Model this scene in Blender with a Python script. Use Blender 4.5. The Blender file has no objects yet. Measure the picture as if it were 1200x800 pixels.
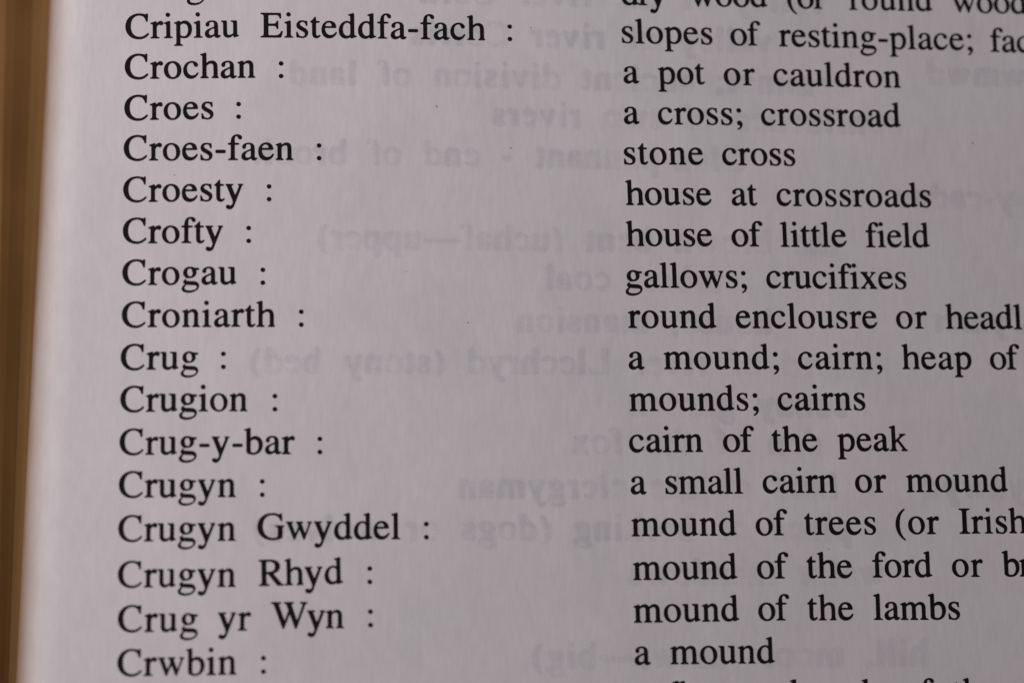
import bpy, math, random
import numpy as np
from mathutils import Vector, Matrix, Euler
from mathutils.geometry import delaunay_2d_cdt

C = bpy.context.scene.collection
SC = bpy.context.scene
MM = 0.001
rnd = random.Random(7)

# ------------------------------------------------------------------ camera
CAM_LOC = (28.979, -77.060, 270.285)            # millimetres above the printed page
CAM_ROT = (0.16753, -0.03359, -0.01643)
cam_data = bpy.data.cameras.new("camera")
cam = bpy.data.objects.new("camera", cam_data)
C.objects.link(cam)
cam.location = Vector(CAM_LOC) * MM
cam.rotation_euler = CAM_ROT
cam_data.sensor_width = 22.3
cam_data.lens = 60.0
cam_data.clip_start = 0.01
cam_data.clip_end = 20.0
cam_data.dof.use_dof = True
cam_data.dof.focus_distance = 0.2795
cam_data.dof.aperture_fstop = 7.0
cam_data.dof.aperture_blades = 7
SC.camera = cam

# ------------------------------------------------------------------ world and lamp
world = bpy.data.worlds.new("World")
SC.world = world
world.use_nodes = True
bg = world.node_tree.nodes["Background"]
bg.inputs["Color"].default_value = (0.92, 0.93, 1.0, 1)
bg.inputs["Strength"].default_value = 0.07

lamp_data = bpy.data.lights.new("window_light", "AREA")
lamp_data.shape = "RECTANGLE"
lamp_data.size = 0.30
lamp_data.size_y = 0.30
lamp_data.energy = 0.645
lamp_data.color = (1.0, 0.912, 0.943)
lamp = bpy.data.objects.new("window_light", lamp_data)
C.objects.link(lamp)
lamp.location = (-0.115, 0.04, 0.20)
lamp.rotation_euler = (Vector((0.03, -0.03, 0)) - Vector(lamp.location)).to_track_quat("-Z", "Y").to_euler()

SC.view_settings.view_transform = "Standard"
SC.view_settings.look = "None"
SC.view_settings.exposure = 0.0
SC.view_settings.gamma = 1.0
SC.view_settings.use_curve_mapping = False
SC.cycles.use_denoising = False


# ------------------------------------------------------------------ materials
def new_mat(name):
    m = bpy.data.materials.new(name)
    m.use_nodes = True
    nt = m.node_tree
    return m, nt, nt.nodes["Principled BSDF"]


def node(nt, kind, **kw):
    n = nt.nodes.new(kind)
    for k, v in kw.items():
        if k in n.inputs:
            n.inputs[k].default_value = v
        else:
            setattr(n, k, v)
    return n


def noise(nt, coord, scale, detail=2.0, rough=0.5, stretch=(1, 1, 1)):
    mp = node(nt, "ShaderNodeMapping")
    mp.inputs["Scale"].default_value = stretch
    nt.links.new(coord, mp.inputs["Vector"])
    n = node(nt, "ShaderNodeTexNoise")
    n.inputs["Scale"].default_value = scale
    n.inputs["Detail"].default_value = detail
    n.inputs["Roughness"].default_value = rough
    nt.links.new(mp.outputs["Vector"], n.inputs["Vector"])
    return n.outputs["Fac"]


def ramp(nt, fac, stops):
    r = nt.nodes.new("ShaderNodeValToRGB")
    e = r.color_ramp.elements
    while len(e) < len(stops):
        e.new(0.5)
    for i, (p, c) in enumerate(stops):
        e[i].position = p
        e[i].color = (*c, 1)
    nt.links.new(fac, r.inputs["Fac"])
    return r.outputs["Color"]


def mul(nt, a, b, fac=1.0):
    m = nt.nodes.new("ShaderNodeMix")
    m.data_type = "RGBA"
    m.blend_type = "MULTIPLY"
    m.inputs["Factor"].default_value = fac
    nt.links.new(a, m.inputs["A"])
    nt.links.new(b, m.inputs["B"])
    return m.outputs["Result"]


def math_node(nt, op, a, b):
    m = nt.nodes.new("ShaderNodeMath")
    m.operation = op
    for i, x in enumerate((a, b)):
        if hasattr(x, "is_output"):
            nt.links.new(x, m.inputs[i])
        else:
            m.inputs[i].default_value = x
    return m.outputs["Value"]


def paper_material():
    m, nt, p = new_mat("off_white_book_paper")
    co = node(nt, "ShaderNodeTexCoord").outputs["Object"]
    # long paper fibres running up the page, mottled formation, fine tooth
    fibre = noise(nt, co, 2600, 3, 0.6, (1.0, 0.20, 1.0))
    fibre2 = noise(nt, co, 900, 2, 0.5, (1.0, 0.38, 1.0))
    tooth = noise(nt, co, 5200, 2, 0.6)
    cloud = noise(nt, co, 130, 3, 0.6, (1, 0.6, 1))
    tint = noise(nt, co, 110, 3, 0.55)
    c1 = ramp(nt, fibre, [(0.25, (0.925, 0.925, 0.925)), (0.72, (1, 1, 1))])
    c2 = ramp(nt, cloud, [(0.3, (0.935, 0.935, 0.94)), (0.7, (1, 1, 1))])
    c3 = ramp(nt, tint, [(0.38, (0.762, 0.722, 0.728)), (0.62, (0.74, 0.726, 0.727))])
    c4 = ramp(nt, fibre2, [(0.3, (0.965, 0.965, 0.965)), (0.7, (1, 1, 1))])
    col = mul(nt, mul(nt, c1, c2), mul(nt, c3, c4))
    # sparse brown specks in the sheet
    vor = node(nt, "ShaderNodeTexVoronoi")
    vor.inputs["Scale"].default_value = 62
    nt.links.new(co, vor.inputs["Vector"])
    sp = ramp(nt, vor.outputs["Distance"], [(0.0, (0.42, 0.36, 0.33)), (0.011, (0.6, 0.56, 0.54)), (0.017, (1, 1, 1))])
    col = mul(nt, col, sp)
    # the outer margin of the sheet is coloured browner towards its edge (distance from the fore-edge in mm)
    at = node(nt, "ShaderNodeAttribute")
    at.attribute_name = "from_fore_edge"
    wob = math_node(nt, "ADD", at.outputs["Fac"], math_node(nt, "MULTIPLY", math_node(nt, "SUBTRACT", cloud, 0.5), 1.2))
    tone = ramp(nt, math_node(nt, "MULTIPLY", wob, 0.2), [(0.0, (0.42, 0.25, 0.14)), (0.16, (0.62, 0.44, 0.32)), (0.34, (0.84, 0.72, 0.63)), (0.62, (0.955, 0.915, 0.875)), (0.95, (1, 1, 1))])
    col = mul(nt, col, tone)
    nt.links.new(col, p.inputs["Base Color"])
    p.inputs["Roughness"].default_value = 0.72
    p.inputs["Specular IOR Level"].default_value = 0.25
    h = math_node(nt, "ADD", math_node(nt, "MULTIPLY", fibre, 0.7), math_node(nt, "MULTIPLY", tooth, 0.3))
    h = math_node(nt, "ADD", h, math_node(nt, "MULTIPLY", fibre2, 0.9))
    b = node(nt, "ShaderNodeBump")
    b.inputs["Strength"].default_value = 0.28
    b.inputs["Distance"].default_value = 0.00005
    nt.links.new(h, b.inputs["Height"])
    nt.links.new(b.outputs["Normal"], p.inputs["Normal"])
    return m


def ink_material():
    m, nt, p = new_mat("black_printing_ink")
    co = node(nt, "ShaderNodeTexCoord").outputs["Object"]
    n = noise(nt, co, 5200, 3, 0.65)
    nt.links.new(ramp(nt, n, [(0.3, (0.0065, 0.0055, 0.006)), (0.75, (0.019, 0.015, 0.015))]), p.inputs["Base Color"])
    p.inputs["Roughness"].default_value = 0.6
    p.inputs["Specular IOR Level"].default_value = 0.04
    return m


def ghost_material():
    # ink on the back of the leaf, seen faintly through the paper
    m, nt, p = new_mat("ink_seen_through_paper")
    out = nt.nodes["Material Output"]
    p.inputs["Base Color"].default_value = (0.06, 0.13, 0.21, 1)
    p.inputs["Roughness"].default_value = 0.8
    p.inputs["Specular IOR Level"].default_value = 0.1
    tr = node(nt, "ShaderNodeBsdfTransparent")
    mx = node(nt, "ShaderNodeMixShader")
    co = node(nt, "ShaderNodeTexCoord").outputs["Object"]
    n = noise(nt, co, 110, 3, 0.65, (1.0, 2.0, 1.0))
    n = ramp(nt, n, [(0.34, (0.30, 0.30, 0.30)), (0.66, (0.76, 0.76, 0.76))])
    f = math_node(nt, "MULTIPLY", n, GHOST)
    nt.links.new(f, mx.inputs["Fac"])
    nt.links.new(tr.outputs["BSDF"], mx.inputs[1])
    nt.links.new(p.outputs["BSDF"], mx.inputs[2])
    nt.links.new(mx.outputs["Shader"], out.inputs["Surface"])
    return m


def edge_material():
    m, nt, p = new_mat("browned_leaf_edges")
    co = node(nt, "ShaderNodeTexCoord").outputs["Object"]
    lines = noise(nt, co, 1500, 3, 0.6, (1.0, 0.015, 1.0))
    blot = noise(nt, co, 60, 3, 0.6)
    a = ramp(nt, lines, [(0.3, (0.196, 0.103, 0.032)), (0.5, (0.214, 0.113, 0.036)), (0.72, (0.235, 0.124, 0.041))])
    b = ramp(nt, blot, [(0.3, (0.8, 0.78, 0.75)), (0.7, (1, 1, 1))])
    nt.links.new(mul(nt, a, b), p.inputs["Base Color"])
    p.inputs["Roughness"].default_value = 0.8
    p.inputs["Specular IOR Level"].default_value = 0.2
    return m


def wood_material():
    m, nt, p = new_mat("brown_table_wood")
    co = node(nt, "ShaderNodeTexCoord").outputs["Object"]
    g = noise(nt, co, 90, 5, 0.6, (1.0, 0.05, 1.0))
    nt.links.new(ramp(nt, g, [(0.3, (0.07, 0.038, 0.016)), (0.7, (0.16, 0.09, 0.04))]), p.inputs["Base Color"])
    p.inputs["Roughness"].default_value = 0.5
    return m


GHOST = 0.043
M_PAPER, M_INK, M_GHOST, M_EDGE, M_WOOD = paper_material(), ink_material(), ghost_material(), edge_material(), wood_material()
M_CLOTH, _nt, _p = new_mat("dark_brown_book_cloth")
_w = noise(_nt, node(_nt, "ShaderNodeTexCoord").outputs["Object"], 1800, 2, 0.5)
_nt.links.new(ramp(_nt, _w, [(0.35, (0.055, 0.027, 0.014)), (0.65, (0.10, 0.05, 0.026))]), _p.inputs["Base Color"])
_p.inputs["Roughness"].default_value = 0.85


# ------------------------------------------------------------------ helpers
def mesh_obj(name, verts, faces, mat, parent=None, smooth=False):
    me = bpy.data.meshes.new(name)
    me.from_pydata([tuple(v) for v in verts], [], faces)
    me.update()
    me.materials.append(mat)
    if smooth:
        me.polygons.foreach_set("use_smooth", [True] * len(me.polygons))
    o = bpy.data.objects.new(name, me)
    C.objects.link(o)
    o.parent = parent
    return o


# the leaf: flat by the fore-edge margin, dropping towards the gutter on the right,
# rolling down over the fore-edge on the left (all in millimetres)
EDGE_V = (4.0, -64.0)
ROLL_U = -3.0


def edge_u(v):                                   # the trimmed fore-edge runs a little askew
    return -8.85 + (v - 4.0) / 68.0 * 2.45


def leaf_z(u, v):
    d = max(u, 0.0)
    z = -0.00194 * d * d + 0.00001 * d ** 3
    e = edge_u(v)
    s = (e + 6.5 - u) / 6.5                       # 0 where the roll starts, 1 at the edge
    if s > 0:
        z -= 10.0 * s ** 4
    return z


def cam_ray(px, py):
    R = Euler(CAM_ROT).to_matrix()
    f = 60.0 / 22.3 * 1200
    return R @ Vector(((px - 600) / f, -(py - 400) / f, -1.0))


def on_leaf(px, py):                              # where a measured word of the print lies on the leaf
    d = cam_ray(px, py)
    z = 0.0
    for _ in range(14):
        t = (z - CAM_LOC[2]) / d.z
        u, v = CAM_LOC[0] + t * d.x, CAM_LOC[1] + t * d.y
        dd = max(u, 0.0)
        z = -0.00194 * dd * dd + 0.00001 * dd ** 3
    return u, v

# ------------------------------------------------------------------ the roman typeface, drawn in 1000 units per em
# advance width, then outlines: '+' adds, '-' cuts
GLYPHS = {
'a': (444, ['+M 442 66 C 425 52 413 47 398 47 C 375 47 368 61 368 105 L 368 300 C 368 352 363 381 348 405 C 326 441 283 460 224 460 C 130 460 56 411 56 348 C 56 325 76 305 98 305 C 121 305 142 325 142 347 C 142 351 141 356 140 363 C 138 372 137 380 137 387 C 137 414 169 436 209 436 C 258 436 285 407 285 353 L 285 292 C 131 230 114 222 71 184 C 49 164 35 130 35 97 C 35 34 79 -10 141 -10 C 185 -10 226 11 286 62 C 291 11 309 -10 350 -10 C 384 -10 405 2 442 42 Z',
            '-M 285 124 C 285 93 280 84 259 72 C 235 58 207 50 186 50 C 151 50 123 84 123 127 L 123 131 C 123 190 164 226 285 268 Z']),
'b': (500, ['+M 153 683 L 153 371 C 183 428 231 460 288 460 C 394 460 468 371 468 245 C 468 95 368 -10 227 -10 C 149 -10 69 24 69 57 L 69 573 C 69 613 61 623 33 623 C 24 623 18 622 3 620 L 3 636 C 60 651 100 664 148 683 Z',
            '-M 153 316 L 153 78 C 153 47 191 22 240 22 C 331 22 384 95 384 219 C 384 327 337 393 260 393 C 203 393 153 357 153 316 Z']),
'c': (444, ['+M 398 156 C 350 86 314 62 257 62 C 165 62 101 142 101 257 C 101 360 156 431 237 431 C 273 431 286 420 296 383 L 302 361 C 310 333 328 315 349 315 C 375 315 397 334 397 357 C 397 413 327 460 243 460 C 194 460 143 440 102 404 C 52 360 24 292 24 213 C 24 83 103 -10 214 -10 C 259 -10 299 6 335 37 C 362 60 381 86 412 147 Z']),
'd': (500, ['+M 420 683 L 414 683 C 374 668 344 659 272 640 L 272 624 C 286 626 292 626 302 626 C 328 626 336 616 336 580 L 336 414 C 312 444 286 460 246 460 C 124 460 27 346 27 201 C 27 75 98 -10 204 -10 C 258 -10 296 10 336 62 L 336 -6 L 341 -8 L 491 42 L 491 57 C 452 57 420 60 420 105 Z',
            '-M 336 117 C 336 100 321 78 300 64 C 285 53 263 47 242 47 C 167 47 115 124 115 236 C 115 354 166 432 244 432 C 296 432 336 385 336 335 Z']),
'e': (444, ['+M 408 164 C 360 91 318 63 254 63 C 195 63 148 97 123 160 C 107 199 98 232 97 277 L 405 277 C 401 333 390 367 367 400 C 335 440 285 460 229 460 C 107 460 25 360 25 218 C 25 76 100 -10 216 -10 C 312 -10 387 49 424 157 Z',
            '-M 99 309 L 304 309 C 294 391 267 425 208 425 C 150 425 111 384 99 309 Z']),
'f': (333, ['+M 309 450 L 309 418 L 188 418 L 188 104 C 188 33 198 22 280 15 L 280 0 L 20 0 L 20 15 C 93 20 103 32 103 104 L 103 418 L 21 418 L 21 450 L 103 450 C 104 512 108 552 122 587 C 146 648 200 683 268 683 C 336 683 383 649 383 606 C 383 580 365 560 342 560 C 321 560 307 573 294 603 C 279 638 263 655 243 655 C 206 655 188 623 188 556 L 188 450 Z']),
'g': (500, ['+M 470 388 L 470 427 L 393 427 C 373 427 358 430 338 437 L 316 445 C 289 455 262 460 236 460 C 144 460 71 389 71 300 C 71 239 97 202 162 169 C 144 152 126 136 120 131 C 85 100 71 79 71 58 C 71 36 84 23 128 2 C 52 -53 28 -86 28 -122 C 28 -178 103 -218 201 -218 C 278 -218 357 -191 410 -148 C 449 -115 467 -81 467 -41 C 467 24 420 66 342 70 L 210 76 C 152 79 121 88 121 106 C 121 126 152 162 180 172 C 199 170 213 169 224 169 C 325 169 399 232 399 315 C 399 342 393 362 380 388 Z',
            '-M 157 333 C 157 393 186 432 232 432 C 286 432 318 372 318 284 C 318 228 290 197 246 197 C 191 197 157 250 157 333 Z',
            '-M 141 -1 C 96 -52 84 -70 84 -98 C 84 -146 140 -177 227 -177 C 337 -177 430 -137 430 -72 C 430 -32 396 -15 316 -15 C 266 -15 192 -9 141 -1 Z']),
'h': (500, ['+M 487 0 L 307 0 L 307 15 C 353 20 366 34 366 93 L 366 284 C 366 364 339 404 290 404 C 242 404 207 384 157 328 L 157 93 C 157 34 170 20 221 15 L 221 0 L 9 0 L 9 15 C 60 20 73 34 73 93 L 73 573 C 73 613 65 623 37 623 C 28 623 20 622 10 620 L 10 636 C 66 652 102 664 152 683 L 157 681 L 157 370 C 207 434 252 460 315 460 C 403 460 450 400 450 289 L 450 93 C 450 34 457 22 487 15 Z']),
'i': (278, ['+M 129 683 C 158 683 180 661 180 632 C 180 603 158 581 129 581 C 100 581 78 603 78 632 C 78 661 100 683 129 683 Z',
            '+M 16 0 L 16 15 C 84 19 94 28 94 90 L 94 310 C 94 372 84 393 56 393 C 45 393 32 391 20 389 L 20 405 L 173 460 L 178 457 L 178 100 C 178 28 186 19 253 15 L 253 0 Z']),
'k': (500, ['+M 7 0 L 7 15 C 60 20 83 34 83 93 L 83 573 C 83 613 75 623 45 623 C 36 623 24 622 8 620 L 8 636 C 70 652 112 664 162 683 L 167 681 L 167 93 C 167 34 180 20 222 15 L 222 0 Z',
            '+M 160 248 L 160 212 L 355 390 C 380 413 392 424 430 433 L 430 428 L 372 421 L 320 405 Z',
            '+M 276 450 L 276 435 C 320 432 330 428 330 416 C 330 407 322 397 303 380 L 160 256 L 160 222 L 352 386 C 400 424 425 434 463 435 L 463 450 Z',
            '+M 204 288 L 358 84 C 366 72 371 60 371 44 C 371 24 360 17 333 15 L 333 0 L 505 0 L 505 15 C 475 18 455 34 424 74 L 262 292 L 240 318 Z']),
'l': (278, ['+M 19 0 L 19 15 C 84 19 94 30 94 86 L 94 573 C 94 612 84 623 58 623 C 49 623 36 622 20 620 L 20 636 C 80 652 122 664 173 683 L 178 681 L 178 84 C 178 28 190 19 257 15 L 257 0 Z']),
'm': (778, ['+M 16 0 L 16 15 C 68 20 79 31 79 89 L 79 328 C 79 385 72 396 44 396 C 34 396 26 395 16 393 L 16 409 C 70 425 106 438 157 459 L 163 457 L 163 379 C 222 436 258 460 306 460 C 366 460 400 433 419 379 C 476 436 512 460 563 460 C 648 460 694 408 694 301 L 694 93 C 694 34 708 20 775 15 L 775 0 L 551 0 L 551 15 C 599 20 610 34 610 106 L 610 302 C 610 372 589 404 536 404 C 497 404 462 386 426 343 L 426 93 C 426 34 441 20 497 15 L 497 0 L 281 0 L 281 15 C 331 20 342 34 342 93 L 342 309 C 342 374 320 404 276 404 C 236 404 202 386 163 343 L 163 68 C 163 30 179 18 228 15 L 228 0 Z']),
'n': (500, ['+M 16 0 L 16 15 C 67 20 79 31 79 89 L 79 328 C 79 385 73 396 44 396 C 34 396 26 395 16 393 L 16 409 C 70 425 106 438 157 459 L 163 457 L 163 379 C 222 436 260 460 311 460 C 388 460 424 405 424 316 L 424 93 C 424 34 435 20 485 15 L 485 0 L 284 0 L 284 15 C 329 20 340 38 340 106 L 340 309 C 340 374 318 404 270 404 C 236 404 205 388 163 343 L 163 68 C 163 30 180 18 228 15 L 228 0 Z']),
'o': (500, ['+M 250 460 C 379 460 470 364 470 228 C 470 90 376 -10 248 -10 C 122 -10 29 88 29 225 C 29 362 122 460 250 460 Z',
            '-M 242 432 C 172 432 117 362 117 253 C 117 122 178 18 258 18 C 330 18 382 84 382 194 C 382 330 322 432 242 432 Z']),
'p': (500, ['+M 154 460 L 159 458 L 159 382 C 202 436 244 460 290 460 C 394 460 470 367 470 239 C 470 92 387 -10 270 -10 C 229 -10 202 -1 159 32 L 159 -126 C 159 -184 169 -197 237 -200 L 237 -217 L 5 -217 L 5 -200 C 65 -195 75 -184 75 -135 L 75 325 C 75 385 68 394 38 394 L 9 392 L 9 408 C 62 425 104 440 154 460 Z',
            '-M 159 334 L 159 88 C 159 55 211 24 265 24 C 338 24 386 103 386 216 C 386 330 338 394 264 394 C 210 394 159 364 159 334 Z']),
'r': (333, ['+M 154 460 L 160 457 L 160 366 C 201 434 240 460 282 460 C 315 460 335 439 335 405 C 335 375 319 357 295 357 C 267 357 249 382 232 382 C 210 382 160 325 160 296 L 160 90 C 160 30 177 18 245 15 L 245 0 L 5 0 L 5 15 C 60 23 76 32 76 84 L 76 334 C 76 379 67 395 41 395 C 28 395 19 394 7 390 L 7 407 C 62 424 106 440 154 460 Z']),
's': (389, ['+M 51 154 L 68 154 C 87 58 122 13 196 13 C 247 13 282 43 282 88 C 282 119 262 146 226 166 L 134 219 C 76 252 54 284 54 330 C 54 408 112 460 200 460 C 228 460 248 454 270 448 C 283 444 290 442 297 442 C 303 442 305 443 311 452 L 324 452 L 327 317 L 311 317 C 292 399 262 436 207 436 C 160 436 123 408 123 369 C 123 343 145 318 183 296 L 286 235 C 330 209 348 176 348 130 C 348 50 290 -10 200 -10 C 176 -10 142 -4 113 4 C 97 8 91 9 85 9 C 77 9 73 7 68 -1 L 54 -1 Z']),
't': (278, ['+M 255 450 L 255 418 L 154 418 L 154 117 C 154 63 168 39 196 39 C 220 39 241 50 266 76 L 279 65 C 244 12 213 -10 172 -10 C 95 -10 70 40 70 127 L 70 418 L 17 418 C 13 421 13 424 13 428 C 13 437 22 443 45 458 C 77 478 100 510 144 573 L 154 579 L 154 450 Z']),
'u': (500, ['+M 9 450 L 155 450 L 155 130 C 155 77 177 52 224 52 C 259 52 290 63 322 90 C 335 101 338 108 338 130 L 338 358 C 338 419 323 430 259 433 L 259 450 L 422 450 L 422 116 C 422 58 430 52 479 50 L 479 36 C 434 25 395 12 345 -7 L 341 -6 L 341 84 L 333 75 C 292 22 247 -10 190 -10 C 113 -10 71 43 71 120 L 71 360 C 71 415 64 430 9 433 Z']),
'v': (500, ['+M 477 450 L 477 435 C 450 432 438 420 422 380 L 264 -4 L 254 -14 L 244 -4 L 78 378 C 60 420 48 432 19 435 L 19 450 L 215 450 L 215 435 C 172 432 160 426 160 410 C 160 400 163 390 168 378 L 277 108 L 382 379 C 386 390 388 398 388 407 C 388 424 374 432 338 435 L 338 450 Z']),
'w': (722, ['+M 21 450 L 206 450 L 206 435 C 172 432 162 428 162 410 C 162 400 164 391 170 375 L 266 118 L 352 330 L 334 376 C 316 420 304 432 276 435 L 276 450 L 466 450 L 466 435 C 428 432 418 427 418 410 C 418 400 420 391 426 375 L 518 118 L 610 372 C 615 386 617 396 617 405 C 617 424 604 432 568 435 L 568 450 L 694 450 L 694 435 C 665 432 655 420 640 380 L 500 -4 L 490 -14 L 478 -4 L 369 285 L 248 -4 L 238 -14 L 227 -4 L 82 378 C 66 420 50 432 21 435 Z']),
'x': (500, ['+M 479 0 L 270 0 L 270 15 C 305 17 314 22 314 36 C 314 44 310 53 300 68 L 228 178 L 150 80 C 136 62 131 52 131 40 C 131 23 143 17 177 15 L 177 0 L 17 0 L 17 15 C 58 20 76 36 124 96 L 212 206 L 108 366 C 74 418 56 432 24 435 L 24 450 L 231 450 L 231 435 C 200 433 189 428 189 415 C 189 406 194 396 206 377 L 264 284 L 330 370 C 344 388 350 400 350 410 C 350 426 338 433 306 435 L 306 450 L 454 450 L 454 435 C 410 432 392 420 350 366 L 280 276 L 402 84 C 434 34 446 20 479 15 Z']),
'y': (500, ['+M 475 450 L 475 435 C 447 432 437 425 425 394 L 228 -124 C 203 -187 165 -218 110 -218 C 65 -218 30 -192 30 -157 C 30 -130 48 -113 75 -113 C 92 -113 105 -118 122 -131 C 132 -138 138 -141 146 -141 C 166 -141 213 -70 213 -38 C 213 -20 207 5 195 35 L 70 362 C 52 403 38 430 14 435 L 14 450 L 220 450 L 220 435 C 178 434 160 428 160 411 C 160 403 162 393 167 380 L 264 126 L 368 371 C 376 392 379 400 379 408 C 379 426 367 433 333 435 L 333 450 Z']),
'C': (667, ['+M 597 460 L 573 460 C 552 585 480 640 384 640 C 238 640 146 525 146 338 C 146 138 250 31 396 31 C 482 31 542 65 614 139 L 633 120 C 566 30 483 -14 378 -14 C 169 -14 28 132 28 331 C 28 530 179 676 378 676 C 420 676 462 669 504 658 C 530 651 548 648 556 648 C 570 648 580 658 586 676 L 605 676 Z']),
'E': (611, ['+M 12 662 L 544 662 L 549 519 L 525 519 C 511 595 495 622 425 622 L 235 622 C 215 622 209 616 209 598 L 209 365 L 346 365 C 420 365 437 380 448 451 L 471 451 L 471 230 L 448 230 C 438 302 420 321 346 322 L 209 322 L 209 84 C 209 50 220 41 268 41 L 370 41 C 495 41 530 72 568 169 L 597 169 L 552 0 L 12 0 L 12 19 C 87 24 107 37 107 109 L 107 553 C 107 622 88 639 12 643 Z']),
'G': (722, ['+M 709 354 L 709 335 C 670 330 661 318 661 273 L 661 53 C 608 18 506 -14 419 -14 C 176 -14 32 130 32 327 C 32 530 184 676 402 676 C 450 676 491 669 547 650 C 566 644 578 642 589 642 C 607 642 619 652 626 676 L 643 676 L 653 471 L 629 471 C 600 578 520 640 408 640 C 250 640 150 521 150 345 C 150 148 264 27 424 27 C 494 27 557 53 557 86 L 557 255 C 557 322 545 332 470 335 L 470 354 Z']),
'I': (333, ['+M 18 0 L 18 19 C 98 22 115 40 115 109 L 115 553 C 115 625 100 639 18 643 L 18 662 L 315 662 L 315 643 C 233 640 217 625 217 553 L 217 109 C 217 38 233 22 315 19 L 315 0 Z']),
'L': (611, ['+M 12 662 L 315 662 L 315 643 C 222 640 209 625 209 553 L 209 84 C 209 50 220 41 275 41 L 350 41 C 475 41 520 60 573 174 L 598 174 L 550 0 L 12 0 L 12 19 C 90 24 107 37 107 109 L 107 553 C 107 622 88 639 12 643 Z']),
'R': (667, ['+M 17 0 L 17 19 C 90 24 102 40 102 109 L 102 553 C 102 622 92 636 17 643 L 17 662 L 310 662 C 470 662 559 600 559 491 C 559 396 493 335 372 316 L 584 55 C 607 29 625 21 659 19 L 659 0 L 494 0 L 258 308 L 204 306 L 204 109 C 204 40 220 24 294 19 L 294 0 Z',
            '-M 204 344 L 204 595 C 204 617 213 625 237 625 L 280 625 C 390 625 448 577 448 487 C 448 420 415 370 350 355 C 315 347 280 345 204 344 Z']),
'W': (944, ['+M 5 662 L 262 662 L 262 643 C 212 641 196 632 196 610 C 196 598 199 586 204 572 L 352 158 L 462 452 L 420 572 C 400 626 388 640 338 643 L 338 662 L 590 662 L 590 643 C 538 641 522 632 522 610 C 522 598 525 586 530 572 L 672 160 L 808 548 C 815 568 820 588 820 602 C 820 630 802 641 748 643 L 748 662 L 932 662 L 932 643 C 890 638 876 622 856 566 L 654 4 L 646 -11 L 632 -11 L 624 4 L 484 394 L 334 4 L 326 -11 L 312 -11 L 304 4 L 100 566 C 78 624 60 640 5 643 Z']),
':': (278, ['+M 137 100 C 170 100 193 76 193 45 C 193 13 170 -10 137 -10 C 104 -10 81 13 81 45 C 81 76 104 100 137 100 Z',
            '+M 137 444 C 170 444 193 420 193 389 C 193 357 170 334 137 334 C 104 334 81 357 81 389 C 81 420 104 444 137 444 Z']),
';': (278, ['+M 137 452 C 170 452 193 428 193 397 C 193 365 170 342 137 342 C 104 342 81 365 81 397 C 81 428 104 452 137 452 Z',
            '+M 83 45 C 83 79 107 102 141 102 C 185 102 217 66 217 12 C 217 -52 170 -114 92 -143 L 84 -127 C 142 -96 172 -58 172 -24 C 172 -13 168 -9 160 -9 C 154 -9 148 -12 138 -12 C 106 -12 83 10 83 45 Z']),
'-': (333, ['+M 45 190 L 292 190 L 292 260 L 45 260 Z']),
'_': (1000, ['+M 0 201 L 1000 201 L 1000 252 L 0 252 Z']),
'(': (333, ['+M 304 661 C 190 570 140 440 140 250 C 140 58 190 -68 304 -161 L 292 -177 C 140 -85 48 72 48 250 C 48 430 140 585 292 676 Z']),
')': (333, ['+M 29 661 C 143 570 193 440 193 250 C 193 58 143 -68 29 -161 L 41 -177 C 193 -85 285 72 285 250 C 285 430 193 585 41 676 Z']),
',': (250, ['+M 60 45 C 60 79 84 102 118 102 C 162 102 194 66 194 12 C 194 -52 147 -114 69 -143 L 61 -127 C 119 -96 149 -58 149 -24 C 149 -13 145 -9 137 -9 C 131 -9 125 -12 115 -12 C 83 -12 60 10 60 45 Z']),
' ': (250, []),
}
STEP = 5.0                                       # units per cell of the raster the outlines are inked on
OX, OY, NX, NY = -40, -260, 216, 200


def flatten(path):
    tok = path[1:].split()
    pts, i = [], 0
    while i < len(tok):
        t = tok[i]
        if t in "ML":
            pts.append((float(tok[i + 1]), float(tok[i + 2])))
            i += 3
        elif t == "C":
            p0 = pts[-1]
            p1, p2, p3 = [(float(tok[i + k]), float(tok[i + k + 1])) for k in (1, 3, 5)]
            for s in range(1, 11):
                a = s / 10.0
                b = 1 - a
                pts.append(tuple(b ** 3 * p0[k] + 3 * b * b * a * p1[k] + 3 * b * a * a * p2[k] + a ** 3 * p3[k] for k in (0, 1)))
            i += 7
        else:
            i += 1
    return np.array(pts)


SS = 3
_gx = OX + (np.arange(NX * SS) + 0.5) * STEP / SS
_gy = OY + (np.arange(NY * SS) + 0.5) * STEP / SS


def scan(poly):
    out = np.zeros((NY * SS, NX * SS), bool)
    x0, y0 = poly[:, 0], poly[:, 1]
    x1, y1 = np.roll(x0, -1), np.roll(y0, -1)
    for j, y in enumerate(_gy):
        m = (y0 > y) != (y1 > y)
        if m.any():
            xs = np.sort(x0[m] + (y - y0[m]) / (y1[m] - y0[m]) * (x1[m] - x0[m]))
            out[j] = (np.searchsorted(xs, _gx) % 2) == 1
    return out


def blur(a, sigma):
    r = int(sigma * 3) + 1
    k = np.exp(-0.5 * (np.arange(-r, r + 1) / sigma) ** 2)
    k /= k.sum()
    a = np.apply_along_axis(lambda v: np.convolve(v, k, "same"), 0, a)
    return np.apply_along_axis(lambda v: np.convolve(v, k, "same"), 1, a)


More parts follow.
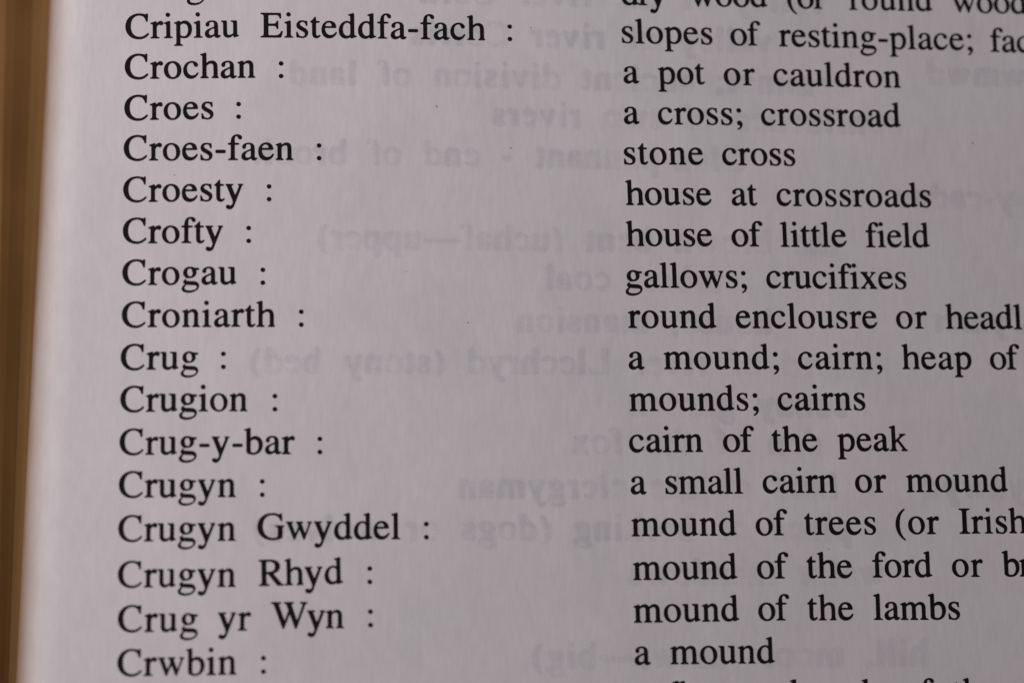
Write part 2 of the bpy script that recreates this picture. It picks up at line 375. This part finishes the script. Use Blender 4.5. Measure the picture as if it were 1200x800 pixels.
def contours(f, level):
    """marching squares on the cell centres: closed loops in font units"""
    segs = {}
    b = f > level

    def cross(ja, ia, jb, ib):
        t = (level - f[ja, ia]) / (f[jb, ib] - f[ja, ia])
        return (OX + (ia + 0.5 + t * (ib - ia)) * STEP, OY + (ja + 0.5 + t * (jb - ja)) * STEP)

    code = b[:-1, :-1] * 1 + b[:-1, 1:] * 2 + b[1:, 1:] * 4 + b[1:, :-1] * 8
    nxt, pos = {}, {}
    table = {1: "WS", 2: "SE", 3: "WE", 4: "EN", 5: "WSEN", 6: "SN", 7: "WN", 8: "NW", 9: "NS", 10: "SENW", 11: "NE", 12: "EW", 13: "ES", 14: "SW"}
    for j, i in zip(*np.nonzero((code > 0) & (code < 15))):
        def edge(s):
            k, c = {"S": (("h", j, i), (j, i, j, i + 1)), "N": (("h", j + 1, i), (j + 1, i, j + 1, i + 1)),
                    "W": (("v", j, i), (j, i, j + 1, i)), "E": (("v", j, i + 1), (j, i + 1, j + 1, i + 1))}[s]
            if k not in pos:
                pos[k] = cross(*c)
            return k
        t = table[int(code[j, i])]
        for q in range(0, len(t), 2):
            nxt[edge(t[q])] = edge(t[q + 1])
    loops = []
    while nxt:
        k0 = next(iter(nxt))
        loop, k = [], k0
        while k in nxt:
            loop.append(pos[k])
            k = nxt.pop(k)
        if len(loop) > 6:
            loops.append(simplify(loop))
    return loops


def simplify(loop, tol=1.6):
    p = np.array(loop)
    i0 = int(np.argmin(p[:, 0]))
    p = np.roll(p, -i0, axis=0)
    far = int(np.argmax(((p - p[0]) ** 2).sum(1)))
    keep = {0, far}
    stack = [(0, far), (far, len(p))]
    while stack:
        a, b = stack.pop()
        if b - a < 2:
            continue
        A, B = p[a], p[b % len(p)]
        d = B - A
        n = np.hypot(*d) or 1.0
        dist = np.abs((p[a + 1:b, 0] - A[0]) * d[1] - (p[a + 1:b, 1] - A[1]) * d[0]) / n
        m = int(np.argmax(dist))
        if dist[m] > tol:
            keep.add(a + 1 + m)
            stack += [(a, a + 1 + m), (a + 1 + m, b)]
    return p[sorted(keep)]


_fields, _shapes = {}, {}


def field(ch):
    if ch not in _fields:
        f = np.zeros((NY * SS, NX * SS), bool)
        for s in GLYPHS[ch][1]:
            f = (f | scan(flatten(s))) if s[0] == "+" else (f & ~scan(flatten(s)))
        _fields[ch] = f.reshape(NY, SS, NX, SS).mean((1, 3))
    return _fields[ch]


def inside(loops, c):
    n = 0
    for lp in loops:
        x0, y0 = lp[:, 0], lp[:, 1]
        x1, y1 = np.roll(x0, -1), np.roll(y0, -1)
        m = (y0 > c.y) != (y1 > c.y)
        n += int(((x0[m] + (c.y - y0[m]) / (y1[m] - y0[m]) * (x1[m] - x0[m])) > c.x).sum())
    return n % 2 == 1


def shape(ch, sigma, level):
    """triangulated glyph: (points, triangles); low level = inked heavier"""
    key = (ch, sigma, level)
    if key not in _shapes:
        if not GLYPHS[ch][1]:
            _shapes[key] = (np.zeros((0, 2)), [])
        else:
            loops = contours(blur(field(ch), sigma / STEP), level)
            vs, es = [], []
            for lp in loops:
                k = len(vs)
                vs += [Vector((x, y)) for x, y in lp]
                es += [(k + i, k + (i + 1) % len(lp)) for i in range(len(lp))]
            pv, _e, pf = delaunay_2d_cdt(vs, es, [], 0, 1e-4)[:3]
            tris = [tuple(t) for t in pf if inside(loops, sum((pv[q] for q in t), Vector((0, 0))) / 3)]
            loops = [np.array([tuple(q) for q in pv])]
            _shapes[key] = (np.concatenate(loops), tris)
    return _shapes[key]


def extent(ch):
    pts = np.concatenate([flatten(s) for s in GLYPHS[ch][1] if s[0] == "+"])
    return pts[:, 0].min(), pts[:, 0].max()


EM = 3.80                                        # type size in millimetres


def word_layout(text, width):
    """x of every letter so that the ink of the word spans the measured width"""
    adv, x = [], 0.0
    for i, ch in enumerate(text):
        adv.append(x)
        x += GLYPHS[ch][0]
    left = extent(text[0])[0]
    right = adv[-1] + extent(text[-1])[1]
    n = len(text) - 1
    natural = (right - left) * EM / 1000
    track = (width - natural) / n if n else 0.0
    return [(a - left) * EM / 1000 + track * i for i, a in enumerate(adv)], track


class Print:
    def __init__(self):
        self.v, self.f = [], []

    def glyph(self, ch, place, sigma, level, lift):
        pts, tris = shape(ch, sigma, level)
        k = len(self.v)
        for x, y in pts:
            u, v = place(x * EM / 1000, y * EM / 1000)
            self.v.append((u * MM, v * MM, leaf_z(u, v) * MM + lift))
        for t in tris:
            a, b, c = (self.v[k + q] for q in t)
            up = (b[0] - a[0]) * (c[1] - a[1]) - (b[1] - a[1]) * (c[0] - a[0]) > 0
            self.f.append(tuple(k + q for q in (t if up else t[::-1])))

# text measured in the photograph: row, column, word, ink start and end, baseline at both
# (row, column, text, x0, x1, base0, base1)
WORDS=[
(-1,'L','Cringoed',148,298,-2.2,-3.4),(-1,'L',':',326,331.5,-2.5,-2.5),
(0,'L','Cripiau',147.5,280,45.5,43.8),(0,'L','Eisteddfa-fach',305.3,568.3,43.8,47.4),(0,'L',':',595,600,47.9,47.9),
(1,'L','Crochan',146.7,299.2,92.8,91.2),(1,'L',':',326.7,332,91.3,91.3),
(2,'L','Croes',146.2,249.7,140.9,139.4),(2,'L',':',276.7,282.3,138.9,138.9),
(3,'L','Croes-faen',145.3,343.8,188.3,187.4),(3,'L',':',371,376.8,187.4,187.4),
(4,'L','Croesty',144.7,285,236.7,235.4),(4,'L',':',312.5,318,235.4,235.4),
(5,'L','Crofty',144.2,261.3,285.1,284.4),(5,'L',':',288.7,294,284.2,284.2),
(6,'L','Crogau',143.7,277,334,332.8),(6,'L',':',305.2,310.8,333.2,333.2),
(7,'L','Croniarth',143,322,383.3,382.5),(7,'L',':',350,356,382.3,382.3),
(8,'L','Crug',141.7,232,432.9,432.3),(8,'L',':',258.8,264.5,431.7,431.7),
(9,'L','Crugion',141.2,290,482.2,481.2),(9,'L',':',319.2,325,481.2,481.2),
(10,'L','Crug-y-bar',140.3,345,532.6,531.3),(10,'L',':',372,377.7,531.3,531.3),
(11,'L','Crugyn',139.5,276.3,582.6,581.8),(11,'L',':',304.5,310,581.3,581.3),
(12,'L','Crugyn',138.7,276.2,633.8,633),(12,'L','Gwyddel',302,469.2,631.6,631),(12,'L',':',496.7,502.5,631,631),
(13,'L','Crugyn',138.3,276.2,687.8,686.6),(13,'L','Rhyd',303.3,402,685.8,683.4),(13,'L',':',430.5,436.2,683.3,683.3),
(14,'L','Crug',138.3,231.3,739.8,739),(14,'L','yr',255.5,293.7,738.2,737.8),(14,'L','Wyn',317.5,403,735.6,735.2),(14,'L',':',431.3,437,733.8,733.8),
(15,'L','Crwbin',137.8,277,791.3,789.5),(15,'L',':',305.8,311.5,788.3,788.3),
(-1,'R','dry',729,781,5.5,7),(-1,'R','wood',809,899.3,7.5,8.6),(-1,'R','(or',923,967.5,9.8,10.6),(-1,'R','round',995,1092.7,11.5,13.2),(-1,'R','wood',1115.8,1204,14.5,16.3),
(0,'R','slopes',729.2,834.7,50.6,52),(0,'R','of',856.7,891.7,53.2,53.6),(0,'R','resting-place;',913,1139.7,54.2,59.2),(0,'R','facing',1160.8,1259,60.7,63),
(1,'R','a',731.3,748.5,97.6,97.6),(1,'R','pot',771.3,826,98.2,98.7),(1,'R','or',848.8,884.7,99.4,100),(1,'R','cauldron',907,1055.5,100.4,102.8),
(2,'R','a',731.7,749,145,145),(2,'R','cross;',771.7,869.7,145.6,146.4),(2,'R','crossroad',892.5,1055.5,146.7,148.8),
(3,'R','stone',731.7,824.2,192.4,193),(3,'R','cross',847,931.7,193.2,194),
(4,'R','house',733.7,833.7,239.9,240.2),(4,'R','at',858,887.5,240.4,240.6),(4,'R','crossroads',910.8,1090.8,240.9,242.6),
(5,'R','house',734.2,834.7,287.9,288.2),(5,'R','of',858,894,288.3,288.4),(5,'R','little',915,992,288.8,289.1),(5,'R','field',1015,1089.5,289.4,289.6),
(6,'R','gallows;',733.3,875,336.6,337.1),(6,'R','crucifixes',898.7,1062,337.4,338.3),
(7,'R','round',736.2,839.5,383.8,384),(7,'R','enclousre',862.8,1028,384.1,384.3),(7,'R','or',1050.8,1086.3,384.4,384.5),(7,'R','headland',1108.7,1259,384.8,385.5),
(8,'R','a',737.2,754.3,432,432),(8,'R','mound;',778.3,912.5,432.1,432.1),(8,'R','cairn;',935.8,1033.6,432.1,432.1),(8,'R','heap',1057.5,1138.3,432.1,432.2),(8,'R','of',1160.8,1195.2,432.4,432.4),
(9,'R','mounds;',737.8,888.7,480.9,480.4),(9,'R','cairns',912,1013.8,480.2,480),
(10,'R','cairn',737.8,823.7,529.4,529),(10,'R','of',848,884,528.8,528.6),(10,'R','the',904.7,958,528.4,528.2),(10,'R','peak',981.7,1063.7,528,527.8),
(11,'R','a',739.5,756.7,578.4,578.4),(11,'R','small',780.3,870.8,578.1,577.6),(11,'R','cairn',894.5,979.5,577,576.6),(11,'R','or',1002.8,1038.7,576.4,576.2),(11,'R','mound',1062.5,1181.2,576,575.5),
(12,'R','mound',740.3,863.3,627.6,626.8),(12,'R','of',886.2,922.8,626.6,626.4),(12,'R','trees',942.8,1026.3,625.9,625.5),(12,'R','(or',1050.3,1100.5,625.2,624.9),(12,'R','Irish',1124.5,1203,624.6,624.1),
(13,'R','mound',742.2,864,679,677.6),(13,'R','of',887.8,924.2,677.2,676.9),(13,'R','the',945.8,998.7,676.6,676.3),(13,'R','ford',1022.8,1092.5,675.8,675.4),(13,'R','or',1116.3,1152,675.2,674.9),(13,'R','bridge',1175,1275,674.8,674),
(14,'R','mound',743,866.2,728.7,726.8),(14,'R','of',889.2,925.3,726.4,726.1),(14,'R','the',946.7,1000,725.8,725.6),(14,'R','lambs',1024.2,1124.7,725.4,725),
(15,'R','a',744.2,761.5,778,777.9),(15,'R','mound',785.8,908,777.5,776.2),
(16,'R','well',746,806,828.2,828),(16,'R','round',832,936.5,827.5,826),(16,'R','ends',960,1035,825.8,825.3),(16,'R','of',1058.5,1095,824.7,824.4),(16,'R','the',1116,1170,824.2,823.8),
]

# ------------------------------------------------------------------ table under the book
def box(name, x0, x1, y0, y1, z0, z1, mat, parent=None):
    v = [(x, y, z) for z in (z0, z1) for y in (y0, y1) for x in (x0, x1)]
    f = [(0, 2, 3, 1), (4, 5, 7, 6), (0, 1, 5, 4), (2, 6, 7, 3), (0, 4, 6, 2), (1, 3, 7, 5)]
    return mesh_obj(name, [tuple(c * MM for c in p) for p in v], f, mat, parent)


table = box("tabletop", -420, 420, -330, 270, -62, -32, M_WOOD)
table["kind"] = "structure"

# ------------------------------------------------------------------ the book
book = bpy.data.objects.new("open_book", None)
C.objects.link(book)
book.location = (0, 0, -32 * MM)
book.empty_display_size = 0.05
book["label"] = "open book page of black serif place-name entries with a browned fore-edge"
book["category"] = "book"

V0, V1, U1 = -112.0, 72.0, 118.0


def build_leaf():
    us = list(np.linspace(0, 1, 25) * 7.0) + list(7.0 + np.linspace(0, 1, 90)[1:] * (U1 + 4.0))
    vs = np.linspace(V0, V1, 90)
    th = 0.11
    verts, faces = [], []
    n, m = len(us), len(vs)
    for side in (0, 1):
        for v in vs:
            e = edge_u(v)
            for q in us:
                u = min(e + q, U1)
                verts.append((u * MM, v * MM, (leaf_z(u, v) - side * th) * MM))
    N = n * m
    for j in range(m - 1):
        for i in range(n - 1):
            a = j * n + i
            faces.append((a, a + 1, a + n + 1, a + n))
            faces.append((N + a, N + a + n, N + a + n + 1, N + a + 1))
    for j in range(m - 1):
        a, b = j * n, j * n + n - 1
        faces.append((a, a + n, N + a + n, N + a))
        faces.append((b, N + b, N + b + n, b + n))
    for i in range(n - 1):
        a, b = i, (m - 1) * n + i
        faces.append((a, N + a, N + a + 1, a + 1))
        faces.append((b, b + 1, N + b + 1, N + b))
    o = mesh_obj("page", verts, faces, M_PAPER, None, True)
    at = o.data.attributes.new("from_fore_edge", "FLOAT", "POINT")
    at.data.foreach_set("value", [v[0] / MM - edge_u(v[1] / MM) for v in verts])
    return o


def under(o, parent):
    o.parent = parent
    if parent is book:
        o.matrix_parent_inverse = Matrix.Translation((0, 0, 32 * MM))
    return o


page = under(build_leaf(), book)
page["label"] = "off-white printed page with faint reversed text showing through"


def build_gathering(name, prof, right_z, mat):
    """a bundle of leaves: its stepped fore-edge profile drawn out along the page"""
    vs = np.linspace(V0, V1, 60)
    verts, faces = [], []
    for v in vs:
        e = edge_u(v)
        k = 0.62 + 0.38 * (v + 64.0) / 68.0
        k = max(0.4, min(1.25, k))
        row = []
        for du, z in prof:
            row.append((e + (du * k if du < 0 else du), z))
        tops = row[0][0]
        row = [(u, right_z[0] + leaf_z(u, v)) for u in np.linspace(U1, tops + 1.5, 40)] + row
        row.append((U1, right_z[1]))
        verts += [(u * MM, v * MM, z * MM) for u, z in row]
        n = len(row)
    m = len(vs)
    for j in range(m - 1):
        for i in range(n):
            a, b = j * n + i, j * n + (i + 1) % n
            faces.append((a, b, b + n, a + n))
    faces.append(tuple(range(n))[::-1])
    faces.append(tuple((m - 1) * n + i for i in range(n)))
    return under(mesh_obj(name, verts, faces, mat), book)


g1 = build_gathering("leaf_gathering", [(5.5, -0.6), (3.5, -2.0), (1.8, -5.2), (0.7, -10.4), (-0.2, -11.2), (-1.0, -12.2), (-1.8, -13.8), (-2.4, -15.2), (-2.6, -15.9),
                                     (-2.55, -16.2), (2.0, -17.6)], (-0.35, -22.0), M_EDGE)
g2 = build_gathering("leaf_gathering", [(3.0, -18.0), (-2.5, -16.4), (-3.3, -16.0), (-4.3, -15.4), (-5.2, -15.0), (-7.0, -15.0), (-10.5, -16.6), (-14.0, -21.0), (-14.2, -28.2)], (-18.0, -28.3), M_EDGE)
g1["label"] = "upper bundle of browned leaves under the printed page"
g2["label"] = "lower bundle of browned leaves beyond the dark gap"
cover = under(box("cover_board", -32, 121, V0 - 4, V1 + 4, -31.9, -28.6, M_CLOTH), book)

# ------------------------------------------------------------------ the printing
INK = (13.0, 0.40)                                # spread of the ink, in font units, and its cut-off


def word_on(pr, text, x0, x1, b0, b1):
    p0, p1 = Vector(on_leaf(x0, b0)), Vector(on_leaf(x1, b1))
    if text == ":":
        c = (p0 + p1) / 2
        d, nrm = Vector((1, 0.004)).normalized(), Vector((0, 1))
        pr.glyph(":", lambda x, y: c + d * (x - 0.137 * EM) + nrm * y, INK[0], 0.27, 0.00003)
        return
    d = (p1 - p0).normalized()
    nrm = Vector((-d.y, d.x))
    xs, track = word_layout(text, (p1 - p0).length)
    for ch, x in zip(text, xs):
        jy = rnd.gauss(0, 0.008)
        lv = INK[1] + rnd.gauss(0, 0.018)
        lv = 0.15 if lv < 0.38 else 0.18 if lv < 0.42 else 0.215
        pr.glyph(ch, lambda gx, gy: p0 + d * (x + gx) + nrm * (gy + jy), INK[0], lv, 0.00003)


lines = {}
for row, colm, text, x0, x1, b0, b1 in WORDS:
    lines.setdefault((row, colm), []).append((text, x0, x1, b0, b1))
for (row, colm), ws in lines.items():
    pr = Print()
    for w in ws:
        word_on(pr, *w)
    o = mesh_obj("printed_headword" if colm == "L" else "printed_definition", pr.v, pr.f, M_INK)
    o.parent = page
    words = " ".join(w[0] for w in ws)
    o["label"] = ("black printed headword %s" if colm == "L" else "black printed definition reading %s") % words

# stray dark specks in the paper
M_SPECK, _nt, _p = new_mat("dark_paper_speck")
_p.inputs["Base Color"].default_value = (0.16, 0.12, 0.11, 1)
_p.inputs["Roughness"].default_value = 0.8
for px, py, r in ((511.5, 125, .085), (598.5, 173.5, .075), (548, 378, .08), (1139.5, 168, .10), (204.5, 205, .07), (622, 33, .08), (971, 643, .06), (476, 318, .05)):
    u, v = on_leaf(px, py)
    ring = [(u + r * rnd.uniform(0.7, 1.2) * math.cos(a * math.pi / 5), v + r * rnd.uniform(0.6, 1.0) * math.sin(a * math.pi / 5)) for a in range(10)]
    sp = mesh_obj("paper_speck", [(x * MM, y * MM, leaf_z(x, y) * MM + 0.00003) for x, y in ring], [tuple(range(10))], M_SPECK)
    sp.parent = page

# the other side of the leaf, reversed and faint
GHOSTS = [  # text, left end of the reversed line in the photograph, baseline
    ("valley of the river Corn", 490, 3), ("valley of river Corris", 480, 52), ("commot; ancient division of land", 337, 99), ("confluence of two rivers", 575, 147),
    ("Glan-pennant - end of brook", 296, 192), ("the brown bent (uchaf_upper)", 370, 291), ("ember, coal", 637, 339), ("house; mansion", 603, 388),
    ("ford of river Llechryd (stony bed)", 291, 437), ("sunny garden", 735, 486), ("den of the fox", 668, 531), ("land of the clergyman", 535, 583),
    ("place of barking (dogs or wolves)", 296, 634), ("water meadows", 735, 685), ("hill, moor (mawr_big)", 622, 783),
    (": Cwmwd", 1085, 99), (": Cwrt-y-cadno", 1045, 243), (": Cymer", 1090, 388), (": Cynwyd", 1080, 583),
]
for text, xl, yb in GHOSTS:
    u0, v0 = on_leaf(xl, yb)
    track, gap = 0.12, 1.95 - 0.25 * EM
    x, lay = 0.0, []
    for ch in text:
        lay.append((ch, x))
        x += GLYPHS[ch][0] * EM / 1000 + track + (gap if ch == " " else 0)
    total = x
    pr = Print()
    for ch, cx in lay:
        soft = ((74.0, 0.10), (54.0, 0.18), (34.0, 0.31))      # the print bleeds into the sheet: three soft rings
        deep = u0 + total - cx > 50.0                          # towards the gutter it hardly shows
        for k, (sg, lv) in enumerate(soft[:2] if deep else soft):
            pr.glyph(ch, lambda gx, gy: (u0 + total - cx - gx, v0 + gy), sg, lv, 0.000008 + 0.000005 * k)
    o = mesh_obj("show_through_print", pr.v, pr.f, M_GHOST)
    o.parent = page
    o["label"] = "faint reversed line of text showing through the page"
